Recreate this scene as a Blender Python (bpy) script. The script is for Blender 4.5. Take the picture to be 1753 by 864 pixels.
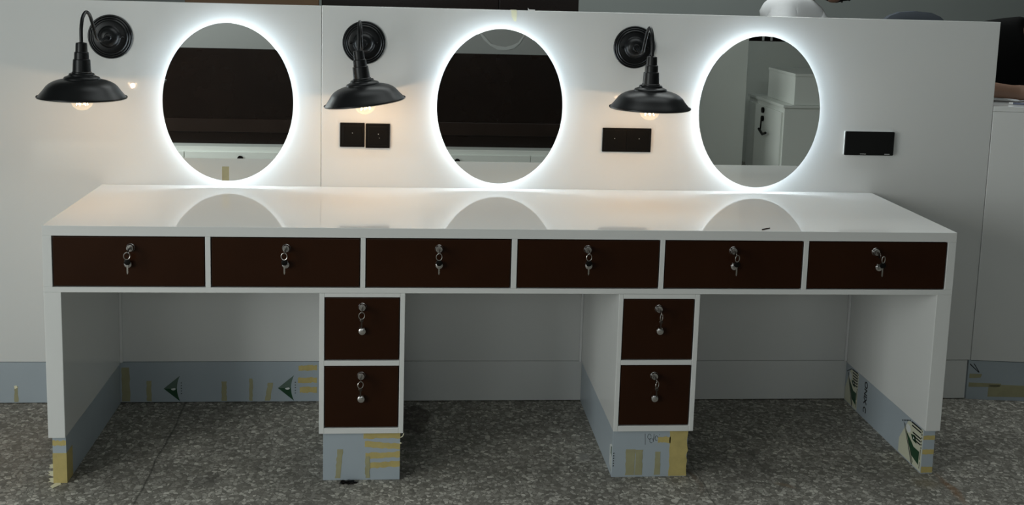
import bpy, bmesh, math, random
from mathutils import Vector, Matrix
random.seed(7)
S = bpy.context.scene
for o in list(bpy.data.objects): bpy.data.objects.remove(o)
COL = S.collection
PI = math.pi

# ---------------------------------------------------------------- camera
cam = bpy.data.cameras.new('camera'); camo = bpy.data.objects.new('camera', cam); COL.objects.link(camo)
r_ = Vector((0.99638416, -0.08063118, 0.02678085)); u_ = Vector((-0.01509092, 0.14224161, 0.98971692)); f_ = Vector((0.08361139, 0.98654242, -0.14051049))
M = Matrix((r_, u_, -f_)).transposed().to_4x4(); M.translation = Vector((0.982493, -3.015217, 1.449141))
camo.matrix_world = M
cam.sensor_fit = 'HORIZONTAL'; cam.sensor_width = 36.0; cam.lens = 36.0 * 1878.42 / 1753.0
cam.shift_x = (876.5 - 850.0) / 1753.0; cam.shift_y = (230.0 - 432.0) / 1753.0
cam.clip_start = 0.01; cam.clip_end = 60
S.camera = camo
# ---------------------------------------------------------------- colour management
S.view_settings.view_transform = 'Standard'; S.view_settings.look = 'None'
S.view_settings.exposure = 0.0; S.view_settings.gamma = 1.0; S.view_settings.use_curve_mapping = False
S.cycles.use_denoising = True
S.cycles.max_bounces = 10; S.cycles.diffuse_bounces = 5; S.cycles.glossy_bounces = 6
S.cycles.sample_clamp_indirect = 4.0
# ---------------------------------------------------------------- light: overcast daylight through the window on the left, plus added fill
WIN_E = 94.0; FRONT_E = (5.0, 7.0, 0.5); ROOF_FILL_E = 22.0; BACK_E = 55.0; LED_E = 20.0; BULB_E = 0.85
w = bpy.data.worlds.new('world'); S.world = w; w.use_nodes = True
w.node_tree.nodes['Background'].inputs[0].default_value = (0.62, 0.72, 0.80, 1); w.node_tree.nodes['Background'].inputs[1].default_value = 0.6
def area(name, loc, target, sx, sy, energy, col):
    l = bpy.data.lights.new(name, 'AREA'); l.shape = 'RECTANGLE'; l.size = sx; l.size_y = sy; l.energy = energy; l.color = col
    o = bpy.data.objects.new(name, l); COL.objects.link(o); o.location = loc
    o.rotation_euler = (Vector(target) - Vector(loc)).to_track_quat('-Z', 'Y').to_euler(); return o
DAY = (0.95, 1.0, 0.97)
area('daylight_left', (-2.26, -2.6, 1.4), (0, -2.6, 1.4), 2.2, 2.0, WIN_E, DAY)
FW = ((-2.0, -1.0), (0.25, 1.2), (2.3, 3.2))
for (fa, fb), fe in zip(FW, FRONT_E): area('fill_front', ((fa + fb) / 2, -5.06, 1.85), ((fa + fb) / 2, 0, 1.85), fb - fa - .1, 1.2, fe, DAY)  # unseen fill lamps added behind invented front windows
area('fill_roof_front', (1.8, 0.35, 3.34), (1.8, 0.35, 0), 3.0, 1.2, ROOF_FILL_E, DAY)  # added overhead fill that brightens the desktop
area('fill_roof_back', (2.2, 2.6, 3.34), (2.2, 2.6, 0), 3.0, 1.6, BACK_E, DAY)  # added overhead fill for the area behind the panels

# ---------------------------------------------------------------- materials
def mat(name, col, rough=0.5, metal=0.0, spec=0.5, coat=0.0, var=0.0, vscale=8.0, bump=0.0, bscale=60.0, emit=None, es=0.0):
    m = bpy.data.materials.new(name); m.use_nodes = True; nt = m.node_tree; b = nt.nodes['Principled BSDF']
    b.inputs['Base Color'].default_value = (*col, 1); b.inputs['Roughness'].default_value = rough; b.inputs['Metallic'].default_value = metal
    b.inputs['Specular IOR Level'].default_value = spec; b.inputs['Coat Weight'].default_value = coat; b.inputs['Coat Roughness'].default_value = 0.04
    tc = nt.nodes.new('ShaderNodeTexCoord')
    if var:
        n = nt.nodes.new('ShaderNodeTexNoise'); n.inputs['Scale'].default_value = vscale; n.inputs['Detail'].default_value = 5
        nt.links.new(tc.outputs['Object'], n.inputs['Vector'])
        r = nt.nodes.new('ShaderNodeMapRange'); r.inputs[3].default_value = 1 - var; r.inputs[4].default_value = 1 + var
        nt.links.new(n.outputs['Fac'], r.inputs[0])
        mx = nt.nodes.new('ShaderNodeVectorMath'); mx.operation = 'SCALE'; mx.inputs[0].default_value = col
        nt.links.new(r.outputs[0], mx.inputs['Scale']); nt.links.new(mx.outputs[0], b.inputs['Base Color'])
    if bump:
        n = nt.nodes.new('ShaderNodeTexNoise'); n.inputs['Scale'].default_value = bscale; n.inputs['Detail'].default_value = 3
        nt.links.new(tc.outputs['Object'], n.inputs['Vector'])
        bp = nt.nodes.new('ShaderNodeBump'); bp.inputs['Strength'].default_value = bump; bp.inputs['Distance'].default_value = 0.002
        nt.links.new(n.outputs['Fac'], bp.inputs['Height']); nt.links.new(bp.outputs[0], b.inputs['Normal'])
    if emit:
        b.inputs['Emission Color'].default_value = (*emit, 1); b.inputs['Emission Strength'].default_value = es
    return m

WHITE = mat('white_lacquer', (0.74, 0.745, 0.73), 0.12, var=0.015, vscale=3)
WHITE_TOP = mat('white_lacquer_polished', (0.74, 0.74, 0.725), 0.035, var=0.01, vscale=3)
WALLW = mat('white_gloss_panel', (0.74, 0.745, 0.735), 0.045, var=0.015, vscale=2)
CAULK = mat('white_caulk', (0.82, 0.82, 0.82), 0.4)
BROWN = mat('dark_brown_lacquer', (0.026, 0.0085, 0.0030), 0.25, spec=0.15, var=0.25, vscale=6)
BROWNB = mat('dark_brown_board', (0.010, 0.0055, 0.004), 0.25, spec=0.25, var=0.35, vscale=5)
BROWNR = mat('dark_brown_rail', (0.020, 0.012, 0.009), 0.3, spec=0.25, var=0.3, vscale=5)
WOOD = mat('light_brown_wood', (0.17, 0.095, 0.045), 0.4, var=0.2, vscale=9)
BLACK = mat('black_satin_paint', (0.0055, 0.006, 0.0065), 0.36, spec=0.28, var=0.1)
BLACKG = mat('black_gloss_plastic', (0.006, 0.006, 0.006), 0.15, spec=0.3, var=0.1)
BLACKM = mat('black_matte_plastic', (0.005, 0.0045, 0.004), 0.4, spec=0.12, var=0.1)
INNER = mat('shade_inside_white', (0.75, 0.72, 0.66), 0.5)
CHROME = mat('chrome', (0.62, 0.60, 0.59), 0.24, metal=1.0, var=0.05, vscale=80)
STEEL = mat('key_steel', (0.55, 0.53, 0.50), 0.3, metal=1.0, var=0.08, vscale=90)
DARKM = mat('dark_steel', (0.10, 0.085, 0.075), 0.35, metal=1.0, var=0.1, vscale=90)
FILM = mat('blue_grey_film', (0.40, 0.455, 0.50), 0.3, var=0.06, vscale=7)
TAPE = mat('yellow_masking_tape', (0.52, 0.42, 0.16), 0.55, var=0.22, vscale=40)
TAPEF = mat('faded_tape_residue', (0.36, 0.34, 0.20), 0.5, var=0.2, vscale=30)
TAPEW = mat('pale_tape', (0.85, 0.82, 0.60), 0.5, var=0.05)
GREEN = mat('printed_green', (0.012, 0.06, 0.025), 0.4, var=0.1)
GREENP = mat('printed_pale_green', (0.10, 0.15, 0.12), 0.4, var=0.1)
INK = mat('printed_black', (0.012, 0.014, 0.016), 0.4, var=0.05)
CREAM = mat('printed_cream', (0.62, 0.62, 0.48), 0.4, var=0.05)
PWHITE = mat('printed_white', (0.72, 0.74, 0.73), 0.4, var=0.03)
MIRROR = mat('mirror_silver', (0.93, 0.95, 0.935), 0.0, metal=1.0)
MEDGE = mat('mirror_edge', (0.05, 0.06, 0.06), 0.2)
ALU = mat('aluminium_channel', (0.7, 0.7, 0.7), 0.4, metal=1.0)
LED = mat('led_strip_glow', (0.8, 0.8, 0.8), 0.5, emit=(0.80, 0.92, 1.0), es=LED_E)
FILA = mat('filament_glow', (1, 0.7, 0.4), 0.5, emit=(1.0, 0.72, 0.42), es=36.0)
GREYW = mat('grey_plaster', (0.26, 0.285, 0.275), 0.8, var=0.06, vscale=1.5, bump=0.2)
CEIL = mat('ceiling_plaster', (0.30, 0.31, 0.30), 0.9, var=0.03, vscale=1.5)
ROOMW = mat('room_plaster', (0.43, 0.44, 0.43), 0.8, var=0.05, vscale=1.5)
GREYC = mat('grey_cabinet_lacquer', (0.80, 0.83, 0.79), 0.2, var=0.02)
SKIN = mat('skin', (0.20, 0.11, 0.072), 0.5, var=0.08, vscale=20)
HAIR = mat('black_hair', (0.006, 0.0055, 0.005), 0.85, spec=0.15, var=0.2, vscale=60)
SHIRTB = mat('black_cotton', (0.006, 0.006, 0.006), 0.95, spec=0.1, bump=0.3, bscale=30)
SHIRTW = mat('white_cotton', (0.72, 0.73, 0.74), 0.9, spec=0.1, bump=0.6, bscale=18)
DENIM = mat('dark_trousers', (0.03, 0.035, 0.05), 0.9, spec=0.1, bump=0.3, bscale=40)
SHOE = mat('dark_shoes', (0.02, 0.02, 0.02), 0.5)
CHAIRF = mat('slate_fabric', (0.075, 0.085, 0.10), 0.9, spec=0.1, bump=0.3, bscale=80)
PAPER = mat('white_paper', (0.75, 0.77, 0.80), 0.7)
PENM = mat('blue_pen', (0.13, 0.15, 0.22), 0.3)
ALUF = mat('window_frame_white', (0.7, 0.7, 0.7), 0.4)

def glass_mat():
    m = bpy.data.materials.new('bulb_glass'); m.use_nodes = True; nt = m.node_tree
    for n in list(nt.nodes): nt.nodes.remove(n)
    out = nt.nodes.new('ShaderNodeOutputMaterial'); g = nt.nodes.new('ShaderNodeBsdfGlossy'); g.inputs['Roughness'].default_value = 0.02
    t = nt.nodes.new('ShaderNodeBsdfTransparent'); t.inputs[0].default_value = (1.0, 0.95, 0.88, 1)
    mx = nt.nodes.new('ShaderNodeMixShader'); mx.inputs[0].default_value = 0.07; nt.links.new(t.outputs[0], mx.inputs[1]); nt.links.new(g.outputs[0], mx.inputs[2])
    em = nt.nodes.new('ShaderNodeEmission'); em.inputs[0].default_value = (1.0, 0.86, 0.66, 1); em.inputs[1].default_value = 0.16
    ad = nt.nodes.new('ShaderNodeAddShader'); nt.links.new(mx.outputs[0], ad.inputs[0]); nt.links.new(em.outputs[0], ad.inputs[1])
    nt.links.new(ad.outputs[0], out.inputs[0]); return m
GLASS = glass_mat()

def floor_mat():
    m = bpy.data.materials.new('terrazzo_floor'); m.use_nodes = True; nt = m.node_tree; b = nt.nodes['Principled BSDF']; L = nt.links.new
    N = nt.nodes.new
    tc = N('ShaderNodeTexCoord'); P = tc.outputs['Object']
    def math_(op, a, b_=None, c=None, clamp=False):
        n = N('ShaderNodeMath'); n.operation = op; n.use_clamp = clamp
        for i, v in enumerate((a, b_, c)):
            if v is None: continue
            if isinstance(v, (int, float)): n.inputs[i].default_value = v
            else: L(v, n.inputs[i])
        return n.outputs[0]
    def mix(fac, a, b_):
        n = N('ShaderNodeMix'); n.data_type = 'RGBA'
        if isinstance(fac, (int, float)): n.inputs[0].default_value = fac
        else: L(fac, n.inputs[0])
        for i, v in ((6, a), (7, b_)):
            if isinstance(v, tuple): n.inputs[i].default_value = (*v, 1)
            else: L(v, n.inputs[i])
        return n.outputs[2]
    wob = N('ShaderNodeTexNoise'); wob.inputs['Scale'].default_value = 90; wob.inputs['Detail'].default_value = 2; L(P, wob.inputs['Vector'])
    wv = N('ShaderNodeVectorMath'); wv.operation = 'MULTIPLY_ADD'; L(wob.outputs['Color'], wv.inputs[0]); wv.inputs[1].default_value = (0.012, 0.012, 0.0); L(P, wv.inputs[2])
    v = N('ShaderNodeTexVoronoi'); v.inputs['Scale'].default_value = 82; L(wv.outputs[0], v.inputs['Vector'])
    ve = N('ShaderNodeTexVoronoi'); ve.feature = 'DISTANCE_TO_EDGE'; ve.inputs['Scale'].default_value = 82; L(wv.outputs[0], ve.inputs['Vector'])
    sep = N('ShaderNodeSeparateColor'); L(v.outputs['Color'], sep.inputs[0])
    cr = N('ShaderNodeValToRGB'); e = cr.color_ramp; e.elements[0].position = 0.0; e.elements[0].color = (0.175, 0.165, 0.142, 1); e.elements[1].position = 1.0; e.elements[1].color = (0.66, 0.635, 0.57, 1)
    for p_, c in ((0.35, (0.285, 0.270, 0.236, 1)), (0.7, (0.40, 0.38, 0.338, 1)), (0.9, (0.54, 0.515, 0.46, 1))):
        q = e.elements.new(p_); q.color = c
    L(sep.outputs[0], cr.inputs[0])
    edge = N('ShaderNodeMapRange'); edge.inputs[1].default_value = 0.02; edge.inputs[2].default_value = 0.09; L(ve.outputs['Distance'], edge.inputs[0])
    c = mix(edge.outputs[0], (0.17, 0.16, 0.138), cr.outputs[0])
    big = N('ShaderNodeTexNoise'); big.inputs['Scale'].default_value = 3.2; big.inputs['Detail'].default_value = 6; L(P, big.inputs['Vector'])
    bm_ = N('ShaderNodeMapRange'); bm_.inputs[1].default_value = 0.3; bm_.inputs[2].default_value = 0.7; bm_.inputs[3].default_value = 0.78; bm_.inputs[4].default_value = 1.18; L(big.outputs['Fac'], bm_.inputs[0])
    sc = N('ShaderNodeVectorMath'); sc.operation = 'SCALE'; L(c, sc.inputs[0]); L(bm_.outputs[0], sc.inputs['Scale']); c = sc.outputs[0]
    # joints and stains with shapes of their own
    nz = N('ShaderNodeTexNoise'); nz.inputs['Scale'].default_value = 9; nz.inputs['Detail'].default_value = 5; L(P, nz.inputs['Vector'])
    dv = N('ShaderNodeVectorMath'); dv.operation = 'MULTIPLY_ADD'; L(nz.outputs['Color'], dv.inputs[0]); dv.inputs[1].default_value = (0.07, 0.07, 0); L(P, dv.inputs[2])
    xyz = N('ShaderNodeSeparateXYZ'); L(dv.outputs[0], xyz.inputs[0]); X, Y = xyz.outputs[0], xyz.outputs[1]
    x0 = N('ShaderNodeSeparateXYZ'); L(P, x0.inputs[0])
    xj = math_('MULTIPLY_ADD', nz.outputs['Fac'], 0.02, x0.outputs[0])
    for jx, wd, st in ((0.270, 0.0055, 0.75), (1.880, 0.004, 0.6), (3.49, 0.005, 0.7), (-1.34, 0.005, 0.7)):
        d = math_('ABSOLUTE', math_('SUBTRACT', xj, jx)); k = math_('SUBTRACT', 1.0, math_('DIVIDE', d, wd), None, True)
        c = mix(math_('MULTIPLY', k, st), c, (0.035, 0.033, 0.029))
    def blob(cx, cy, rx, ry, col, st, soft=0.5, rot=0.0):
        nonlocal c
        ca, sa = math.cos(rot), math.sin(rot)
        dx = math_('SUBTRACT', X, cx + 0.035); dy = math_('SUBTRACT', Y, cy + 0.035)
        a = math_('DIVIDE', math_('ADD', math_('MULTIPLY', dx, ca), math_('MULTIPLY', dy, sa)), rx)
        b2 = math_('DIVIDE', math_('SUBTRACT', math_('MULTIPLY', dy, ca), math_('MULTIPLY', dx, sa)), ry)
        d = math_('SQRT', math_('ADD', math_('MULTIPLY', a, a), math_('MULTIPLY', b2, b2)))
        k = N('ShaderNodeMapRange'); k.inputs[1].default_value = 1.0; k.inputs[2].default_value = 1.0 - soft; L(d, k.inputs[0])
        c = mix(math_('MULTIPLY', k.outputs[0], st), c, col)
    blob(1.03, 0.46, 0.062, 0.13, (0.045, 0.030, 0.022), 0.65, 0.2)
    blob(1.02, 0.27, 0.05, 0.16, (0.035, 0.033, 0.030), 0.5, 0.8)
    blob(2.600, -0.09, 0.020, 0.125, (0.23, 0.115, 0.045), 0.65, 0.7, 0.0)
    blob(2.545, -0.05, 0.05, 0.05, (0.25, 0.20, 0.11), 0.45, 0.8)
    blob(2.108, -0.045, 0.035, 0.014, (0.26, 0.19, 0.12), 0.55, 0.6, -0.5)
    blob(1.850, 0.02, 0.012, 0.14, (0.12, 0.06, 0.02), 0.45, 0.8)
    blob(1.553, 0.152, 0.026, 0.030, (0.30, 0.29, 0.27), 0.75, 0.5)
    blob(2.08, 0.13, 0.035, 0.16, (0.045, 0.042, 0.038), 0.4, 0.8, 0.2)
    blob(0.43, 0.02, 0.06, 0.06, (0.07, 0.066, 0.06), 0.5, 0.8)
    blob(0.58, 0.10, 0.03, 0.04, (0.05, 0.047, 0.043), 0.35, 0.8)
    blob(-0.15, 0.25, 0.25, 0.35, (0.15, 0.115, 0.08), 0.35, 0.9)
    L(c, b.inputs['Base Color']); b.inputs['Roughness'].default_value = 0.62; b.inputs['Specular IOR Level'].default_value = 0.3
    bp = N('ShaderNodeBump'); bp.inputs['Strength'].default_value = 0.25; bp.inputs['Distance'].default_value = 0.002; L(edge.outputs[0], bp.inputs['Height']); L(bp.outputs[0], b.inputs['Normal'])
    return m
FLOOR = floor_mat()

# ---------------------------------------------------------------- helpers
def wloc(o):
    v = Vector((0, 0, 0))
    while o is not None:
        v += o.location; o = o.parent
    return v
def obj(name, bm, m, parent=None, smooth=False, extra=None):
    off = wloc(parent) if parent else Vector((0, 0, 0))
    if parent: bmesh.ops.translate(bm, verts=bm.verts, vec=-off)
    bmesh.ops.recalc_face_normals(bm, faces=bm.faces)
    me = bpy.data.meshes.new(name); bm.to_mesh(me); bm.free()
    me.materials.append(m)
    for e in (extra or []): me.materials.append(e)
    if smooth:
        for p in me.polygons: p.use_smooth = True
        if smooth != 'all': me.set_sharp_from_angle(angle=math.radians(38))
    o = bpy.data.objects.new(name, me); COL.objects.link(o); o.parent = parent; return o
def tag(o, label=None, cat=None, group=None, kind=None):
    if label: o['label'] = label
    if cat: o['category'] = cat
    if group: o['group'] = group
    if kind: o['kind'] = kind
    return o
def thing(name, label, cat, loc=(0, 0, 0), group=None):
    o = bpy.data.objects.new(name, None); COL.objects.link(o); o.location = loc; o.empty_display_size = 0.05
    return tag(o, label, cat, group)
def struct(name, bm, m, label=None):
    o = obj(name, bm, m); o['kind'] = 'structure'; o['category'] = 'room'; o['label'] = label or name.replace('_', ' '); return o
def BM(): return bmesh.new()
def box(bm, x0, x1, y0, y1, z0, z1, bev=0.0, seg=2):
    t = bmesh.new(); r = bmesh.ops.create_cube(t, size=1.0)
    for v in t.verts: v.co = Vector((x0 + (v.co.x + .5) * (x1 - x0), y0 + (v.co.y + .5) * (y1 - y0), z0 + (v.co.z + .5) * (z1 - z0)))
    if bev: bmesh.ops.bevel(t, geom=list(t.edges), offset=bev, segments=seg, profile=0.5, affect='EDGES')
    me = bpy.data.meshes.new('t'); t.to_mesh(me); t.free(); bm.from_mesh(me); bpy.data.meshes.remove(me); return bm
def lathe(bm, prof, mtx=None, n=48, caps=True):
    mtx = mtx or Matrix(); rings = []
    for r, z in prof:
        rings.append([bm.verts.new(mtx @ Vector((r * math.cos(2 * PI * i / n), r * math.sin(2 * PI * i / n), z))) for i in range(n)])
    for a, b in zip(rings, rings[1:]):
        for i in range(n): bm.faces.new((a[i], a[(i + 1) % n], b[(i + 1) % n], b[i]))
    if caps:
        bm.faces.new(rings[0]); bm.faces.new(rings[-1])
    return bm
def tube(bm, path, rad, n=12, closed=False):
    pts = [Vector(p) for p in path]; rings = []; prev = None; m = len(pts)
    for i, p in enumerate(pts):
        if closed: t = (pts[(i + 1) % m] - pts[i - 1]).normalized()
        else: t = (pts[min(i + 1, m - 1)] - pts[max(i - 1, 0)]).normalized()
        if prev is None:
            a = Vector((0, 0, 1)) if abs(t.z) < .9 else Vector((1, 0, 0)); nrm = t.cross(a).normalized()
        else: nrm = (prev - t * prev.dot(t)).normalized()
        prev = nrm; bi = t.cross(nrm); rr = rad[i] if isinstance(rad, (list, tuple)) else rad
        rings.append([bm.verts.new(p + (nrm * math.cos(2 * PI * k / n) + bi * math.sin(2 * PI * k / n)) * rr) for k in range(n)])
    prs = list(zip(rings, rings[1:])) + ([(rings[-1], rings[0])] if closed else [])
    for a, b in prs:
        for k in range(n): bm.faces.new((a[k], a[(k + 1) % n], b[(k + 1) % n], b[k]))
    if not closed: bm.faces.new(rings[0]); bm.faces.new(rings[-1])
    return bm
def spline(ctrl, n=10):
    P = [Vector(c) for c in ctrl]; P = [P[0] * 2 - P[1]] + P + [P[-1] * 2 - P[-2]]; out = []
    for i in range(1, len(P) - 2):
        for k in range(n):
            t = k / n; a, b, c, d = P[i - 1:i + 3]
            out.append(0.5 * ((2 * b) + (c - a) * t + (2 * a - 5 * b + 4 * c - d) * t * t + (3 * b - a - 3 * c + d) * t ** 3))
    out.append(P[-2]); return out
def plate(bm, pts, n, t=0.0004):
    """thin printed or stuck-on shape: polygon pts (3D, planar) given thickness t along n"""
    n = Vector(n) * t; P = [Vector(p) for p in pts]
    a = [bm.verts.new(p) for p in P]; b = [bm.verts.new(p + n) for p in P]
    bm.faces.new(a); bm.faces.new(b); m = len(P)
    for i in range(m): bm.faces.new((a[i], a[(i + 1) % m], b[(i + 1) % m], b[i]))
    return bm
def text_bm(s, size, mtx, depth=0.0003, shear=0.0):
    cu = bpy.data.curves.new('lettering', 'FONT'); cu.body = s; cu.size = size; cu.extrude = depth; cu.offset = size * .022; cu.shear = shear; cu.align_x = 'CENTER'; cu.align_y = 'CENTER'
    o = bpy.data.objects.new('lettering', cu); COL.objects.link(o)
    me = bpy.data.meshes.new_from_object(o.evaluated_get(bpy.context.evaluated_depsgraph_get()))
    bpy.data.objects.remove(o); bpy.data.curves.remove(cu)
    me.transform(mtx); bm = bmesh.new(); bm.from_mesh(me); bpy.data.meshes.remove(me); return bm
def axes(o, x, y, z):
    m = Matrix((Vector(x), Vector(y), Vector(z))).transposed().to_4x4(); m.translation = Vector(o); return m

# ---------------------------------------------------------------- the room
D = 0.605; H = 0.75
struct('floor', box(BM(), -2.2, 6.5, -5.0, 4.6, -0.06, 0.0), FLOOR, 'speckled grey terrazzo floor')
def frame_slab(a0, a1, b0, b1, holes, mk):
    """slab a0..a1 by b0..b1 with rectangular holes [(a,a,b,b)] sorted along a"""
    cur = a0
    for (p, q, r, t) in holes:
        if p > cur: mk(cur, p, b0, b1)
        mk(p, q, b0, r); mk(p, q, t, b1); cur = q
    if cur < a1: mk(cur, a1, b0, b1)
bm = BM(); frame_slab(-5.0, 4.6, -2.2, 6.5, [(-0.25, 0.95, 0.3, 3.3), (1.8, 3.4, 0.7, 3.7)], lambda a, b, c, d: box(bm, c, d, a, b, 3.2, 3.3))  # openings made for the two added overhead fill lamps
struct('ceiling', bm, CEIL, 'plain pale ceiling with two added openings for fill light')
struct('wall_back', box(BM(), -2.2, 6.5, 4.5, 4.6, 0, 3.2), GREYW, 'plain grey plaster wall far behind the white panels')
bm = BM(); frame_slab(-2.2, 6.5, 0, 3.2, [(a, b, 1.2, 2.5) for a, b in FW], lambda a, b, c, d: box(bm, a, b, -5.0, -4.9, c, d))
struct('wall_front', bm, ROOMW, 'plain wall seen in the mirrors')
for k, (a, b) in enumerate(FW):
    bm = BM()
    for x in (a, b - .06): box(bm, x, x + .06, -4.98, -4.92, 1.2, 2.5)
    for z in (1.2, 2.44): box(bm, a + .06, b - .06, -4.98, -4.92, z, z + .06)
    struct('window_%d' % (k + 2), bm, ALUF, 'added fill-light window in the wall behind the photographer')  # frames of the added openings that hold the front fill

struct('wall_right', box(BM(), 6.4, 6.5, -4.9, 4.5, 0, 3.2), GREYW, 'right wall of the room')
bm = BM(); frame_slab(-4.9, 4.5, 0, 3.2, [(-3.75, -1.45, 0.35, 2.45)], lambda a, b, c, d: box(bm, -2.2, -2.1, a, b, c, d))
struct('wall_left', bm, GREYW, 'left wall with the large window')
bm = BM()
for y in (-3.75, -2.63, -1.51): box(bm, -2.18, -2.12, y, y + .06, 0.35, 2.45)
for z in (0.35, 2.39): box(bm, -2.18, -2.12, -3.69, -1.51, z, z + .06)
struct('window_1', bm, ALUF, 'window in the left wall')

# ---------------------------------------------------------------- white backdrop panels
WT = 0.05
def panel(name, label, x0, x1, ztop=1.3465):
    t = thing(name, label, 'panel', ((x0 + x1) / 2, D + WT / 2, 0)); obj('board', box(BM(), x0, x1, D, D + WT, 0.1455, ztop, 0.0012), WALLW, t); return t
SEAM = 0.7085
pl = panel('backdrop_panel', 'white glossy backdrop panel on the left, from the seam beside the first round mirror', -1.55, SEAM - 0.0006)
pr = panel('backdrop_panel', 'long white glossy backdrop panel on the right, behind two mirrors and ending beside the counter', SEAM + 0.0006, 3.0105, 1.3475)
kl = obj('kick_board', box(BM(), -1.55, SEAM - .001, D + .001, D + WT - .005, 0.003, 0.1440, 0.0008), FILM, pl); kl['label'] = 'kick board under blue-grey protective film'
kr = obj('kick_board', box(BM(), SEAM + .001, 3.0015, D + .001, D + WT - .005, 0.003, 0.1440, 0.0008), WALLW, pr)
KY = D + .001
def vtape(parent, x0, x1, z0, z1, y=KY, m=TAPEF, name='tape_mark', slant=0.0, jag=0.0015):
    bm = BM(); pts = []; n = 9
    for i in range(n + 1): pts.append((x0 + random.uniform(-jag, jag) + slant * i / n, y, z0 + (z1 - z0) * i / n))
    for i in range(n + 1): pts.append((x1 + random.uniform(-jag, jag) + slant * (1 - i / n), y, z1 + (z0 - z1) * i / n))
    plate(bm, pts, (0, -1, 0), 0.0005); return obj(name, bm, m, parent)
def htape(parent, x0, x1, z0, z1, y=KY, m=TAPE, name='tape_mark', slant=0.0, jag=0.002):
    bm = BM(); pts = []; n = 12
    for i in range(n + 1): pts.append((x0 + (x1 - x0) * i / n, y, z0 + random.uniform(-jag, jag) + slant * i / n))
    for i in range(n + 1): pts.append((x1 + (x0 - x1) * i / n, y, z1 + random.uniform(-jag, jag) + slant * (1 - i / n)))
    plate(bm, pts, (0, -1, 0), 0.0005); return obj(name, bm, m, parent)
def kite(parent, cx, y, cz, s=1.0):
    """two-tone kite mark pointing left with a round eye and a column of tiny letters"""
    def P(a, b): return (cx + a * s, y, cz + b * s)
    arc = [(0.0285 - 0.010 * math.cos(t), 0.0455 * math.sin(t)) for t in [i * PI / 2 / 8 for i in range(9)]]
    up = [(0.0285 - 0.0105 * (1 - (k / 8) ** 2), 0.0455 * k / 8) for k in range(9)]
    lo = [(a, -b) for a, b in up]
    bm = BM(); plate(bm, [P(-0.026, 0)] + [P(a, b) for a, b in up], (0, -1, 0)); o1 = obj('printed_logo', bm, GREENP, parent)
    bm = BM(); plate(bm, [P(-0.026, 0)] + [P(a, b) for a, b in lo], (0, -1, 0)); o2 = obj('printed_logo', bm, GREEN, parent); o2['label'] = 'dark green half of the kite-shaped mark'
    bm = BM(); plate(bm, [P(0.006 + 0.008 * math.cos(t), -0.0005 + 0.0055 * math.sin(t)) for t in [PI + i * PI / 12 for i in range(13)]] + [P(0.010, 0.002)], (0, -1, 0), 0.0007); obj('printed_logo_eye', bm, PWHITE, parent)
    bm = BM()
    for k in range(5):
        z = cz + (0.020 - k * 0.0095) * s
        plate(bm, [(cx + .031 * s, y, z - .0018), (cx + .0345 * s, y, z - .0012), (cx + .034 * s, y, z + .0022), (cx + .0325 * s, y, z + .001), (cx + .031 * s, y, z + .002)], (0, -1, 0))
    obj('printed_lettering', bm, INK, parent)
kite(kl, 0.212, KY, 0.0505); kite(kl, 0.5925, KY, 0.0510)
vtape(kl, 0.049, 0.075, 0.006, 0.125); vtape(kl, 0.130, 0.146, 0.006, 0.078); vtape(kl, 0.378, 0.395, 0.006, 0.075); vtape(kl, 0.470, 0.482, 0.006, 0.085); vtape(kl, 0.523, 0.540, 0.006, 0.070, slant=0.01)
htape(kl, 0.636, 0.698, 0.113, 0.131); htape(kl, 0.634, 0.698, 0.070, 0.088); htape(kl, 0.640, 0.698, 0.034, 0.054)
vtape(kl, -0.302, -0.290, 0.006, 0.060)
bm = BM(); plate(bm, [(-0.300, KY, .052), (-0.291, KY, .056), (-0.294, KY, .064), (-0.302, KY, .062)], (0, -1, 0), .0015); obj('torn_tape_end', bm, TAPEW, kl)

# ---------------------------------------------------------------- the vanity desk
L = 2.5981; ZA = 0.5624; ZD0, ZD1 = 0.7204, 0.5789
desk = thing('vanity_desk', 'long white lacquered vanity desk with dark brown drawers and two pedestals', 'desk', (L / 2, D / 2, 0))
obj('desktop', box(BM(), 0, L, 0, D - .001, ZD0 + .0015, H, 0.0012), WHITE_TOP, desk)
DX = [(0.0262, 0.4364), (0.4535, 0.8640), (0.8803, 1.2890), (1.3075, 1.7165), (1.7329, 2.1393), (2.1560, 2.5722)]
bm = BM()
box(bm, 0.0, L, 0, 0.018, ZA, ZD1 - .0012, 0.001); box(bm, 0, L, .018, D - .001, ZA, ZA + .015)
box(bm, 0.0, DX[0][0] - .0012, 0, D - .001, ZD1 - .0012, ZD0 + .0015, .001); box(bm, DX[-1][1] + .0012, L, 0, D - .001, ZD1 - .0012, ZD0 + .0015, .001)
for a, b in zip(DX, DX[1:]): box(bm, a[1] + .0012, b[0] - .0012, 0, D - .03, ZD1 - .0012, ZD0 + .0015, .001)
obj('drawer_frame', bm, WHITE, desk)
def leg(x0, x1, zb): return obj('leg_panel', box(BM(), x0, x1, 0, D - .001, zb, ZA, 0.0015), WHITE, desk)
leg(0, 0.0469, 0.1409); leg(2.5518, L, 0.1409)
def strip(x0, x1): obj('corner_strip', box(BM(), x0, x1, D - .012, D - .001, 0.146, ZA - .001, .001), CAULK, desk)
strip(0.0472, 0.0550); strip(2.5440, 2.5515); strip(1.5965, 1.6040)
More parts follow.
